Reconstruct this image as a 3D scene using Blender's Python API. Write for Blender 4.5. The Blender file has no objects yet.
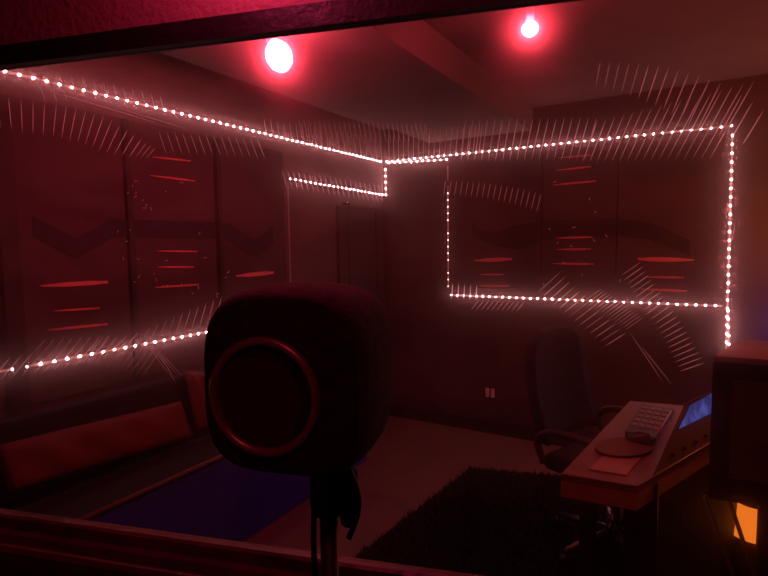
import bpy, bmesh, math, random
from mathutils import Vector, Matrix
random.seed(7)
sc = bpy.context.scene
COL = sc.collection
F, CX, CY = 525.0, 384.0, 288.0
EYE = Vector((0, 0, 1.5))

# ------------------------------------------------------------------ camera
def nrm(v): return v.normalized()
yc = nrm(Vector((700 - CX, 240 - CY, F)))            # room depth axis, camera coords (x right, y down, z forward)
xc = nrm(-Vector((-494 - CX, 257 - CY, F)))
xc = nrm(xc - yc * xc.dot(yc))
zc = nrm(xc.cross(yc))
if zc.y > 0: zc = -zc
def ray(px, py):
    d = Vector((px - CX, py - CY, F))
    return nrm(Vector((d.dot(xc), d.dot(yc), d.dot(zc))))
def on_z(px, py, z):
    d = ray(px, py); return EYE + d * ((z - EYE.z) / d.z)
def on_x(px, py, x):
    d = ray(px, py); return EYE + d * (x / d.x)
def on_y(px, py, y):
    d = ray(px, py); return EYE + d * (y / d.y)
def on_plane(px, py, p, n):
    d = ray(px, py); return EYE + d * ((p - EYE).dot(n) / d.dot(n))
def at_depth(px, py, dep):
    v = Vector((px - CX, py - CY, F)) * (dep / F)
    return EYE + Vector((v.dot(xc), v.dot(yc), v.dot(zc)))

cam = bpy.data.cameras.new('camera'); cam.sensor_width = 36; cam.lens = 36 * F / 768
cam.clip_start = 0.02
cam_o = bpy.data.objects.new('camera', cam); COL.objects.link(cam_o)
right = Vector((xc.x, yc.x, zc.x)); down = Vector((xc.y, yc.y, zc.y)); fwd = Vector((xc.z, yc.z, zc.z))
R = Matrix((right, -down, -fwd)).transposed().to_4x4()
cam_o.matrix_world = Matrix.Translation(EYE) @ R
sc.camera = cam_o

# ------------------------------------------------------------------ materials
def mat(name, base=(.5, .5, .5), rough=.6, metal=0.0, noise=0.0, scale=8.0, bump=0.0, bscale=60.0, emit=None, estr=0.0, sheen=0.0, spec=.5):
    m = bpy.data.materials.new(name); m.use_nodes = True
    nt = m.node_tree; b = nt.nodes['Principled BSDF']
    b.inputs['Base Color'].default_value = (*base, 1); b.inputs['Roughness'].default_value = rough
    b.inputs['Metallic'].default_value = metal
    b.inputs['Specular IOR Level'].default_value = spec
    if sheen: b.inputs['Sheen Weight'].default_value = sheen
    if emit:
        b.inputs['Emission Color'].default_value = (*emit, 1); b.inputs['Emission Strength'].default_value = estr
    tc = nt.nodes.new('ShaderNodeTexCoord')
    if noise:
        n = nt.nodes.new('ShaderNodeTexNoise'); n.inputs['Scale'].default_value = scale; n.inputs['Detail'].default_value = 5
        nt.links.new(tc.outputs['Object'], n.inputs['Vector'])
        r = nt.nodes.new('ShaderNodeValToRGB')
        r.color_ramp.elements[0].position = .3; r.color_ramp.elements[1].position = .7
        r.color_ramp.elements[0].color = (*[max(0, c * (1 - noise)) for c in base], 1)
        r.color_ramp.elements[1].color = (*[min(1, c * (1 + noise)) for c in base], 1)
        nt.links.new(n.outputs['Fac'], r.inputs['Fac']); nt.links.new(r.outputs['Color'], b.inputs['Base Color'])
    if bump:
        n2 = nt.nodes.new('ShaderNodeTexNoise'); n2.inputs['Scale'].default_value = bscale; n2.inputs['Detail'].default_value = 4
        nt.links.new(tc.outputs['Object'], n2.inputs['Vector'])
        bp = nt.nodes.new('ShaderNodeBump'); bp.inputs['Strength'].default_value = bump; bp.inputs['Distance'].default_value = .01
        nt.links.new(n2.outputs['Fac'], bp.inputs['Height']); nt.links.new(bp.outputs['Normal'], b.inputs['Normal'])
    return m

M = {}
M['wall'] = mat('maroon_wall_paint', (.135, .07, .076), .75, noise=.15, scale=3, bump=.25, bscale=90)
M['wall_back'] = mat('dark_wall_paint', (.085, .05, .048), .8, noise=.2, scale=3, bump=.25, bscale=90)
M['booth'] = mat('booth_plaster', (.25, .11, .12), .6, noise=.15, scale=6, bump=.35, bscale=70)
M['ceiling'] = mat('ceiling_plaster', (.145, .09, .09), .8, noise=.12, scale=4, bump=.2, bscale=80)
M['panel'] = mat('panel_fabric', (.078, .042, .05), .85, noise=.15, scale=5, bump=.2, bscale=200)
M['panel_dark'] = mat('panel_fabric_dark', (.08, .044, .043), .85, noise=.2, scale=5, bump=.2, bscale=200)
M['band'] = mat('dark_zigzag_print', (.025, .014, .03), .8, noise=.1)
M['band_faint'] = mat('faint_zigzag_print', (.028, .014, .016), .8, noise=.1)
M['stripe'] = mat('red_foil_stripe', (.95, .16, .20), .45)
M['stripe_bright'] = mat('bright_red_foil_stripe', (1.0, .20, .25), .4)
M['batten'] = mat('panel_batten', (.03, .016, .02), .7)
M['door'] = mat('door_paint', (.06, .033, .033), .55, noise=.15, scale=4)
M['black'] = mat('black_plastic', (.012, .010, .010), .45)
M['black_matte'] = mat('black_foam', (.065, .03, .03), .9, noise=.3, scale=60, bump=.6, bscale=350)
M['chair'] = mat('chair_fabric', (.012, .008, .009), .85, bump=.3, bscale=300)
M['mesh_cloth'] = mat('pop_filter_cloth', (.12, .05, .05), .8, bump=.5, bscale=700)
M['ring'] = mat('satin_ring', (.6, .4, .4), .35, metal=.6)
M['metal'] = mat('dark_metal', (.16, .14, .14), .35, metal=.9)
M['chrome'] = mat('chrome', (.8, .8, .82), .15, metal=1)
M['frame'] = mat('black_frame_paint', (.010, .006, .007), .5, noise=.2, scale=20, bump=.25, bscale=60)
M['sill'] = mat('sill_wood', (.14, .052, .052), .3, noise=.35, scale=14, bump=.3, bscale=50)
M['sofa'] = mat('sofa_fabric', (.012, .007, .011), .9, noise=.2, scale=30, bump=.3, bscale=220)
M['sofa_blue'] = mat('blue_sofa_skirt', (.035, .03, .42), .8, noise=.12, scale=12, bump=.2, bscale=220)  # blue screen light on the sofa front put into the fabric colour
M['piping'] = mat('sofa_piping', (.16, .08, .08), .7)
M['cushion'] = mat('red_cushion', (.13, .007, .011), .8, noise=.15, scale=9, bump=.3, bscale=180)
M['rug'] = mat('shaggy_rug', (.006, .004, .004), .95, noise=.4, scale=60)
M['desk'] = mat('desk_wood', (.25, .10, .085), .42, noise=.15, scale=9)
M['desk_side'] = mat('desk_apron', (.62, .25, .20), .45, noise=.12, scale=7)  # same wood as the top, lightened for the light on the front boards
M['console'] = mat('console_side', (.22, .10, .08), .5, noise=.15, scale=8)
M['pad_device'] = mat('controller_body', (.06, .03, .03), .35)
M['pad_key'] = mat('controller_pad', (.26, .12, .12), .4)
M['mousepad'] = mat('desk_pad', (.17, .07, .06), .7)
M['sheet'] = mat('tablet_sheet', (.46, .19, .15), .4)
M['plate'] = mat('outlet_plate', (.62, .36, .45), .4)
M['socket'] = mat('outlet_socket', (.95, .75, .85), .35)
M['cab'] = mat('cabinet_vinyl', (.018, .010, .010), .7, noise=.2, scale=40)
M['cabtop'] = mat('cabinet_top_wood', (.36, .15, .10), .6, noise=.2, scale=8)  # paler than the body: warm light on the top put into its colour
M['strip'] = mat('strip_tape', (.5, .4, .4), .5)

def emis(name, col, s):
    m = bpy.data.materials.new(name); m.use_nodes = True; nt = m.node_tree
    nt.nodes.clear(); o = nt.nodes.new('ShaderNodeOutputMaterial'); e = nt.nodes.new('ShaderNodeEmission')
    e.inputs['Color'].default_value = (*col, 1); e.inputs['Strength'].default_value = s
    nt.links.new(e.outputs[0], o.inputs[0]); return m
M['led'] = emis('led_glow', (1, .48, .48), 86)
M['led_dim'] = emis('led_glow_dim', (1, .6, .52), 9)
M['led_faint'] = emis('led_glow_faint', (1, .3, .35), .35)
M['led_off'] = mat('led_unlit', (.3, .2, .2), .4)
M['bulb'] = emis('red_bulb_glow', (1, .075, .135), 130)
M['booth_bulb'] = emis('booth_bulb_glow', (1, .05, .18), 40)
M['orange'] = emis('orange_shade_glow', (1, .22, .02), .95)
def screen_mat():
    m = bpy.data.materials.new('blue_screen'); m.use_nodes = True; nt = m.node_tree; nt.nodes.clear()
    o = nt.nodes.new('ShaderNodeOutputMaterial'); e = nt.nodes.new('ShaderNodeEmission')
    tc = nt.nodes.new('ShaderNodeTexCoord'); n = nt.nodes.new('ShaderNodeTexNoise'); n.inputs['Scale'].default_value = 22; n.inputs['Detail'].default_value = 3
    r = nt.nodes.new('ShaderNodeValToRGB'); r.color_ramp.elements[0].position = .42; r.color_ramp.elements[1].position = .66
    r.color_ramp.elements[0].color = (.03, .028, .13, 1); r.color_ramp.elements[1].color = (.07, .085, .36, 1)
    nt.links.new(tc.outputs['Object'], n.inputs['Vector']); nt.links.new(n.outputs['Fac'], r.inputs['Fac'])
    nt.links.new(r.outputs['Color'], e.inputs['Color']); e.inputs['Strength'].default_value = 1.0
    nt.links.new(e.outputs[0], o.inputs[0]); return m
M['screen'] = screen_mat()

def floor_mat():
    m = bpy.data.materials.new('laminate_floor'); m.use_nodes = True; nt = m.node_tree; b = nt.nodes['Principled BSDF']
    tc = nt.nodes.new('ShaderNodeTexCoord'); br = nt.nodes.new('ShaderNodeTexBrick')
    mp = nt.nodes.new('ShaderNodeMapping'); mp.inputs['Rotation'].default_value = (0, 0, math.pi / 2)
    br.inputs['Color1'].default_value = (.24, .11, .10, 1); br.inputs['Color2'].default_value = (.28, .13, .115, 1); br.inputs['Mortar'].default_value = (.2, .09, .08, 1)
    br.inputs['Scale'].default_value = 1; br.inputs['Mortar Size'].default_value = .0008; br.inputs['Brick Width'].default_value = 1.2; br.inputs['Row Height'].default_value = .19
    n = nt.nodes.new('ShaderNodeTexNoise'); n.inputs['Scale'].default_value = 4; n.inputs['Detail'].default_value = 8
    mx = nt.nodes.new('ShaderNodeMix'); mx.data_type = 'RGBA'; mx.blend_type = 'MULTIPLY'; mx.inputs['Factor'].default_value = .5
    nt.links.new(tc.outputs['Object'], mp.inputs['Vector']); nt.links.new(mp.outputs['Vector'], br.inputs['Vector'])
    nt.links.new(tc.outputs['Object'], n.inputs['Vector'])
    nt.links.new(br.outputs['Color'], mx.inputs['A']); nt.links.new(n.outputs['Color'], mx.inputs['B'])
    nt.links.new(mx.outputs['Result'], b.inputs['Base Color']); b.inputs['Roughness'].default_value = .55
    return m
M['floor'] = floor_mat()

def glass_mat():
    """old control-room pane: clear, with a greasy film that veils and scatters light a little"""
    m = bpy.data.materials.new('hazy_window_glass'); m.use_nodes = True; nt = m.node_tree; nt.nodes.clear(); N = nt.nodes.new; L = nt.links.new
    o = N('ShaderNodeOutputMaterial'); tr = N('ShaderNodeBsdfTransparent'); tl = N('ShaderNodeBsdfTranslucent')
    rf = N('ShaderNodeBsdfRefraction'); gl = N('ShaderNodeBsdfGlossy')
    tr.inputs['Color'].default_value = (.97, .96, .96, 1)
    rf.inputs['IOR'].default_value = 1.022; rf.inputs['Roughness'].default_value = .95; rf.inputs['Color'].default_value = (1, .65, .65, 1)
    gl.inputs['Roughness'].default_value = .05
    tl.inputs['Color'].default_value = (.9, .52, .5, 1)
    tc = N('ShaderNodeTexCoord'); mp = N('ShaderNodeMapping'); mp.inputs['Scale'].default_value = (2.2, 2.2, 5); mp.inputs['Rotation'].default_value = (0, .5, 0)
    n = N('ShaderNodeTexNoise'); n.inputs['Scale'].default_value = 1.6; n.inputs['Detail'].default_value = 6; n.inputs['Distortion'].default_value = .8
    r = N('ShaderNodeMapRange'); r.inputs['From Min'].default_value = .32; r.inputs['From Max'].default_value = .7; r.inputs['To Min'].default_value = .006; r.inputs['To Max'].default_value = .055
    L(tc.outputs['Object'], mp.inputs['Vector']); L(mp.outputs['Vector'], n.inputs['Vector']); L(n.outputs['Fac'], r.inputs['Value'])
    sx = N('ShaderNodeSeparateXYZ'); L(tc.outputs['Object'], sx.inputs[0])
    zr = N('ShaderNodeMapRange'); zr.inputs['From Min'].default_value = 1.05; zr.inputs['From Max'].default_value = 1.6; zr.inputs['To Min'].default_value = .06; zr.inputs['To Max'].default_value = 1.0  # veil thinned downward so the lower part of the room stays dark
    L(sx.outputs['Z'], zr.inputs['Value']); mu = N('ShaderNodeMath'); mu.operation = 'MULTIPLY'; L(r.outputs[0], mu.inputs[0]); L(zr.outputs[0], mu.inputs[1])
    m1 = N('ShaderNodeMixShader'); L(mu.outputs[0], m1.inputs[0]); L(tr.outputs[0], m1.inputs[1]); L(tl.outputs[0], m1.inputs[2])
    m2 = N('ShaderNodeMixShader'); m2.inputs[0].default_value = .05; L(m1.outputs[0], m2.inputs[1]); L(rf.outputs[0], m2.inputs[2])
    m3 = N('ShaderNodeMixShader'); m3.inputs[0].default_value = .007; L(m2.outputs[0], m3.inputs[1]); L(gl.outputs[0], m3.inputs[2])
    rf2 = N('ShaderNodeBsdfRefraction'); rf2.inputs['IOR'].default_value = 1.075; rf2.inputs['Roughness'].default_value = .95; rf2.inputs['Color'].default_value = (1, .6, .6, 1)
    m4 = N('ShaderNodeMixShader'); m4.inputs[0].default_value = .04; L(m3.outputs[0], m4.inputs[1]); L(rf2.outputs[0], m4.inputs[2])
    L(m4.outputs[0], o.inputs[0]); return m
M['glass'] = glass_mat()
def streak_mat(name, fac):
    m = bpy.data.materials.new(name); m.use_nodes = True; nt = m.node_tree; nt.nodes.clear(); N = nt.nodes.new; L = nt.links.new
    o = N('ShaderNodeOutputMaterial'); tr = N('ShaderNodeBsdfTransparent'); tl = N('ShaderNodeBsdfTranslucent'); mx = N('ShaderNodeMixShader')
    tl.inputs['Color'].default_value = (.85, 1, 1, 1); mx.inputs[0].default_value = fac
    L(tr.outputs[0], mx.inputs[1]); L(tl.outputs[0], mx.inputs[2]); L(mx.outputs[0], o.inputs[0]); return m
M['scratch'] = streak_mat('hairline_scratch', .95)  # light streaks of the LEDs on the glass, drawn as pale strips
M['scratch_soft'] = streak_mat('faint_hairline_scratch', .6)

# ------------------------------------------------------------------ mesh helpers
class MB:
    def __init__(s): s.bm = bmesh.new(); s.mi = 0
    def _faces(s, fs):
        for f in fs: f.material_index = s.mi
    def poly(s, pts):
        f = s.bm.faces.new([s.bm.verts.new(p) for p in pts]); s._faces([f]); return s
    def prism(s, pts, off):
        """closed solid from a polygon and an extrusion vector"""
        off = Vector(off); n = len(pts)
        a = [s.bm.verts.new(p) for p in pts]; b = [s.bm.verts.new(Vector(p) + off) for p in pts]
        fs = [s.bm.faces.new(a), s.bm.faces.new(b[::-1])]
        for i in range(n): fs.append(s.bm.faces.new((a[i], b[i], b[(i + 1) % n], a[(i + 1) % n])))
        s._faces(fs); return s
    def box(s, c, d, rz=0, bev=0, rot=None):
        r = bmesh.ops.create_cube(s.bm, size=1); vs = r['verts']
        bmesh.ops.scale(s.bm, vec=d, verts=vs)
        if bev:
            es = list({e for v in vs for e in v.link_edges})
            q = bmesh.ops.bevel(s.bm, geom=es, offset=bev, segments=3, profile=.5, affect='EDGES')
            vs = list({v for f in q['faces'] for v in f.verts} | {v for v in vs if v.is_valid})
            vs = list({w for v in vs for e in v.link_edges for w in e.verts})
        m = (rot.to_4x4() if rot else Matrix.Rotation(rz, 4, 'Z'))
        bmesh.ops.transform(s.bm, matrix=Matrix.Translation(Vector(c)) @ m, verts=vs)
        s._faces({f for v in vs for f in v.link_faces}); return s
    def tube(s, pts, r, seg=10, closed=False, cap=True):
        pts = [Vector(p) for p in pts]; n = len(pts); rings = []
        rr = r if isinstance(r, (list, tuple)) else [r] * n
        up = None
        for i, p in enumerate(pts):
            if closed: t = pts[(i + 1) % n] - pts[i - 1]
            else: t = pts[min(i + 1, n - 1)] - pts[max(i - 1, 0)]
            t.normalize()
            if up is None: up = t.orthogonal().normalized()
            up = (up - t * up.dot(t)).normalized(); w = t.cross(up)
            rings.append([s.bm.verts.new(p + (up * math.cos(a) + w * math.sin(a)) * rr[i]) for a in [2 * math.pi * k / seg for k in range(seg)]])
        fs = []
        for i in range(n if closed else n - 1):
            a, b = rings[i], rings[(i + 1) % n]
            for k in range(seg): fs.append(s.bm.faces.new((a[k], a[(k + 1) % seg], b[(k + 1) % seg], b[k])))
        if cap and not closed: fs += [s.bm.faces.new(rings[0][::-1]), s.bm.faces.new(rings[-1])]
        for f in fs: f.smooth = True
        s._faces(fs); return s
    def lathe(s, prof, c, axis=(0, 0, 1), seg=32):
        """profile of (radius, height) along an axis"""
        ax = Vector(axis).normalized(); u = ax.orthogonal().normalized(); w = ax.cross(u); c = Vector(c); rings = []
        for r, h in prof:
            if r < 1e-6: rings.append([s.bm.verts.new(c + ax * h)])
            else: rings.append([s.bm.verts.new(c + ax * h + (u * math.cos(a) + w * math.sin(a)) * r) for a in [2 * math.pi * k / seg for k in range(seg)]])
        fs = []
        for a, b in zip(rings, rings[1:]):
            for k in range(seg):
                k2 = (k + 1) % seg
                if len(a) == 1 and len(b) == 1: continue
                if len(a) == 1: fs.append(s.bm.faces.new((a[0], b[k2], b[k])))
                elif len(b) == 1: fs.append(s.bm.faces.new((a[k], a[k2], b[0])))
                else: fs.append(s.bm.faces.new((a[k], a[k2], b[k2], b[k])))
        for f in fs: f.smooth = True
        s._faces(fs); return s
    def build(s, name, mats, parent=None, recalc=True, smooth=False, label=None):
        if recalc: bmesh.ops.recalc_face_normals(s.bm, faces=s.bm.faces)
        me = bpy.data.meshes.new(name); 
        if smooth:
            for f in s.bm.faces: f.smooth = True
        s.bm.to_mesh(me); s.bm.free()
        for m in (mats if isinstance(mats, (list, tuple)) else [mats]): me.materials.append(m)
        o = bpy.data.objects.new(name, me); COL.objects.link(o)
        if parent:
            o.parent = parent; o.matrix_parent_inverse = Matrix.Translation(-parent.location)
        if label: o['label'] = label
        return o
def tag(o, label=None, cat=None, group=None, kind=None):
    if label: o['label'] = label
    if cat: o['category'] = cat
    if group: o['group'] = group
    if kind: o['kind'] = kind
    return o
def thing(name, loc, label=None, cat=None, group=None, kind=None):
    o = bpy.data.objects.new(name, None); o.empty_display_size = .05; COL.objects.link(o); o.location = loc
    return tag(o, label, cat, group, kind)
def struct(o): o['kind'] = 'structure'; return o

# ------------------------------------------------------------------ room shell
XL, YB, XR = -2.34, 3.90, 2.20
ZC, ZB = 2.47, 2.31
wd = ray(-1668, 300); wd = -Vector((wd.x, wd.y, 0)).normalized()          # along the control-room window, left to right
wn = Vector((-wd.y, wd.x, 0)); 
if wn.y < 0: wn = -wn                                                      # window normal pointing into the studio
fh = Vector((fwd.x, fwd.y, 0)).normalized()
WP = EYE + fh * .90                                                        # a point of the glass plane
def wpt(px, py): return on_plane(px, py, WP, wn)
def along(s, z=0, t=0):                                                    # window-wall coordinates
    b = WP + wd * s + wn * t; return Vector((b.x, b.y, z))
sL = (XL - WP.x) / wd.x; sR = (XR - WP.x) / wd.x
gt = wpt(265, 37); gb = wpt(250, 545)
Z_TOP, Z_BOT = gt.z, gb.z
BX0, BX1, BY0 = -2.6, 1.6, -1.5                                            # the booth the photographer stands in
T = .05; TF, TBK = -.016, .034
m = MB(); m.box((-.2, 1.2, -.05), (5.2, 6.2, .1)); struct(m.build('floor', M['floor']))
m = MB(); m.box((-.2, 1.2, ZC + .05), (5.2, 6.2, .1)); 
bx0 = on_y(430, 142, YB).x; bx1 = on_y(531, 129, YB).x
m.prism([(bx0, .70, ZC), (bx0, .70, ZB), (bx1, .70, ZB), (bx1 + .015, .70, ZC)], (0, 3.2, 0))
struct(m.build('ceiling', M['ceiling']))
m = MB(); m.box((XL - .06, 1.2, ZC / 2), (.12, 6.2, ZC)); struct(m.build('wall_left', M['wall']))
m = MB(); m.box(((XL + XR) / 2, YB + .06, ZC / 2), (XR - XL, .12, ZC)); struct(m.build('wall_back', M['wall_back']))
m = MB(); m.box((XR + .06, 1.2, ZC / 2), (.12, 6.2, ZC)); struct(m.build('wall_right', M['wall']))
m = MB(); m.box((-.2, BY0 - .06, ZC / 2), (5.2, .12, ZC)); struct(m.build('wall_booth', M['booth']))
# wall with the window opening; opening from s0 to s1
s0 = -1.25; s1 = .62
FR = .036
m = MB()
def wbox(mm, sa, sb, za, zb, ta, tb):
    mm.prism([along(sa, za, ta), along(sb, za, ta), along(sb, za, tb), along(sa, za, tb)], (0, 0, zb - za)); return mm
wbox(m, sL, s0 - FR, 0, ZC, TF, TBK); wbox(m, s1 + FR, sR, 0, ZC, TF, TBK)
wbox(m, s0 - FR, s1 + FR, Z_TOP + FR, ZC, TF, TBK); wbox(m, s0 - FR, s1 + FR, 0, Z_BOT - FR, TF, TBK)
struct(m.build('wall_front', M['booth']))
win = thing('window_1', along(0, Z_BOT - FR), kind='structure')
m = MB(); wbox(m, s0 - FR, s1 + FR, Z_TOP, Z_TOP + FR, TF - .006, .008); wbox(m, s0 - FR, s0, Z_BOT, Z_TOP, TF - .006, .008); wbox(m, s1, s1 + FR, Z_BOT, Z_TOP, TF - .006, .008)
# thin stop bead
wbox(m, s0, s1, Z_TOP - .004, Z_TOP + .004, -.027, -.012)
m.build('window_frame', M['frame'], win)
# moulded sill: an extruded profile with two ridges
prof = [(.006, 0), (.006, -FR), (-.075, -FR - .02), (-.075, -.040), (-.068, -.032), (-.060, -.033), (-.055, -.040), (-.046, -.040), (-.041, -.024), (-.035, -.019), (-.028, -.024), (-.022, -.024), (-.018, -.004), (-.012, 0)]
m = MB(); m.prism([along(s0 - FR, Z_BOT + z, t) for t, z in prof], wd * (s1 - s0 + 2 * FR)); m.build('window_sill', M['sill'], win)

# the pane, with the LED light streaks drawn as hairlines (same mesh)
m = MB(); m.mi = 0; wbox(m, s0, s1, Z_BOT, Z_TOP, -.003, .003)
STREAKS = []
def streak(x0, y0, x1, y1, w=.0011, soft=False):
    a, b = wpt(x0, y0), wpt(x1, y1)
    if min(a.z, b.z) < Z_BOT + .005 or max(a.z, b.z) > Z_TOP - .012: return
    STREAKS.append((a - wn * .0042, b - wn * .0042, w * 1.75, soft))
def lerp(a, b, t): return a + (b - a) * t
rnd = random.uniform
def yTL(x): return 73 + .2387 * (x - 10)
def yTB(x): return 163 - .107 * (x - 387)
def yLL(x): return 370 - .1887 * x
def yBL(x): return 295 + .0399 * (x - 450)
def steps(x0, x1, d0, d1):
    x = x0; 
    while x < x1:
        yield x, (x - x0) / (x1 - x0); x += lerp(d0, d1, (x - x0) / (x1 - x0))
for x, t in steps(16, 92, 13, 10):
    y = yTL(x); streak(x - lerp(5, 3, t), y - lerp(4, 16, t), x + lerp(9, 2, t), y + lerp(30, 10, t), .0010, t > .5)
for x, t in steps(88, 165, 10, 9): 
    y = yTL(x); streak(x - 3, y - 14, x + 1, y + 2, .0009, True)
arc = [(-2, 95), (30, 101), (60, 104), (85, 110), (108, 117), (128, 130), (146, 141), (157, 148)]
for k in range(19):                                                     # fan hanging below the left end
    f = k / 18 * (len(arc) - 1); i = min(int(f), len(arc) - 2); x = lerp(arc[i][0], arc[i + 1][0], f - i); y = lerp(arc[i][1], arc[i + 1][1], f - i)
    t = k / 18; ang = lerp(8, -42, t); ln = 34 if t < .6 else lerp(34, 14, (t - .6) / .4)
    streak(x, y, x + ln * math.sin(math.radians(ang)), y + ln * math.cos(math.radians(ang)), .0010, k > 15)
for x, t in steps(160, 262, 8, 7):
    y = yTL(x) + lerp(22, 6, t); streak(x, y, x + 8, y + lerp(24, 20, t), .0008, True)
for x, t in steps(268, 385, 6.5, 5):
    y = yTL(x); streak(x - 3, y - lerp(16, 26, t), x, y + 4, .0008, True)
for x, t in steps(300, 425, 5, 4.6):
    y = yTL(x) - lerp(22, 50, t) ; streak(x, y, x + 4, y + 22, .0007, True)
for x, t in steps(390, 480, 4.6, 6):
    y = yTB(x); streak(x - lerp(1, -4, t), y - 30, x, y + 3, .0008, True)
for x, t in steps(462, 590, 7, 8):
    y = yTB(x); streak(x + lerp(4, 8, t), y - lerp(36, 24, t), x - lerp(1, 5, t), y + lerp(7, 20, t), .0009, t < .25)
for x, t in steps(590, 736, 8, 10):
    y = yTB(x); streak(x + lerp(7, 22, t), y - lerp(20, 46, t), x - lerp(8, 24, t), y + lerp(22, 34, t), .0010)
for x, t in steps(600, 765, 9.5, 11):                                   # the high arc of strokes
    y = 62 + 6 * t + 44 * t ** 3; L = lerp(26, 50, min(1, t * 1.4)) if t < .75 else lerp(50, 34, (t - .75) / .25)
    streak(x, y, x - L * lerp(.18, .62, t), y + L, .0010, t < .25)
for x, t in steps(446, 545, 5.6, 5.6):
    streak(x, 180 + 14 * t * t, x - 2 - 3 * t, 196 + 18 * t * t, .0008, True)
for x, t in steps(285, 385, 5.5, 4.5):
    y = 179 + .145 * (x - 285); streak(x - 2, y - 9, x + 3, y + 10, .0008, True)
for x, t in steps(145, 216, 8.2, 7.5):
    y = yLL(x) - 4; streak(x + 7, y - lerp(12, 30, t), x, y - 1, .0010, t < .4)
for x, t in steps(0, 130, 11, 10):
    y = yLL(x); streak(x + 13, y - 14, x - 9, y + 12, .0008, True)
for x, t in steps(84, 150, 6, 6):
    y = 334 + 12 * t; streak(x + 22, y, x, y + 30, .0008, True)
for x, t in steps(36, 100, 9, 9): streak(x + 12, 338 - 4 * t, x, 352, .0008, True)
for k in range(4): streak(150 + 3 * k, 346 + k, 172 + 4 * k, 376, .0008, True)
for k in range(13):                                                     # crescent right of the lower line
    t = k / 12; x = lerp(664, 704, t ** .8); y = lerp(300, 362, t); streak(x, y, x - lerp(20, 26, t), y + lerp(15, 9, t), .0010)
for k in range(14):
    t = k / 13; x = lerp(556, 622, t); y = lerp(272, 332, t); streak(x + 4, y, x - 18, y + lerp(20, 14, t), .0009, k % 3 == 0)
for k in range(16):
    t = k / 15; x = lerp(590, 632, t); y = lerp(290, 318, t); streak(x + 12, y - 2, x - 8, y + 12, .0008, True)
for k in range(10):
    t = k / 9; x = lerp(636, 662, t); y = lerp(262, 300, t); streak(x + 4, y, x - 16, y + 14, .0009, k % 2 == 0)
for x, t in steps(452, 478, 6, 6): streak(x + 1, yBL(x) - 12, x, yBL(x) + 4, .0009)
for x, t in steps(474, 520, 5, 5): streak(x + 5, yBL(x) + 4, x - 3, yBL(x) + 14, .0008, True)
streak(640, 345, 672, 385, .0009, True); streak(628, 330, 664, 384, .0008, True); streak(158, 348, 178, 384, .0008, True)
streak(40, 88, 160, 124, .0009, True); streak(60, 90, 190, 130, .0008, True)
for _ in range(46):                                                     # stray nicks
    x = rnd(120, 240) if random.random() < .6 else rnd(540, 620); y = rnd(180, 300); a = rnd(0, 6.28); l = rnd(2, 5)
    streak(x, y, x + l * math.cos(a), y + l * math.sin(a), .0008, True)
for a, b, w, soft in STREAKS:
    d = (b - a); p = d.cross(wn).normalized() * w / 2
    m.mi = 2 if soft else 1
    m.poly([a, a + d * .25 + p, a + d * .75 + p * .8, b, a + d * .75 - p * .8, a + d * .25 - p])
m.build('glass_pane', [M['glass'], M['scratch'], M['scratch_soft']], win, recalc=False)

# ------------------------------------------------------------------ door at the far end of the left wall
d1 = thing('door_1', (XL, on_x(362, 300, XL).y, 0), kind='structure')
ya, yb = on_x(338, 300, XL).y, YB - .03
zt = on_x(338, 206, XL).z
m = MB(); m.box((XL + .012, (ya + yb) / 2, zt / 2), (.024, yb - ya, zt)); leaf = m.build('door_leaf', M['door'], d1)
m = MB()
for zc_ in (.55, 1.45):
    for a, b in (((ya + .12, zc_ - .35), (yb - .12, zc_ - .33)), ((ya + .12, zc_ + .33), (yb - .12, zc_ + .35)), ((ya + .12, zc_ - .35), (ya + .14, zc_ + .35)), ((yb - .14, zc_ - .35), (yb - .12, zc_ + .35))):
        m.box((XL + .028, (a[0] + b[0]) / 2, (a[1] + b[1]) / 2), (.008, b[0] - a[0], b[1] - a[1]))
m.build('door_moulding', M['door'], leaf)
m = MB(); m.lathe([(0, .06), (.02, .058), (.026, .045), (.02, .032), (.009, .028), (.009, .02), (.025, .02), (.025, 0)], (XL + .022, ya + .07, 1.0), (1, 0, 0), 16); m.build('door_knob', M['metal'], leaf)
m = MB(); q = on_x(342.5, 204, XL); m.box((XL + .03, q.y, q.z), (.015, .10, .018), bev=.003); m.build('door_closer_plate', M['chrome'], d1)
m = MB(); m.box(((XL + XR) / 2, YB - .008, .05), (XR - XL, .016, .1)); struct(m.build('baseboard_back', M['batten']))

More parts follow.
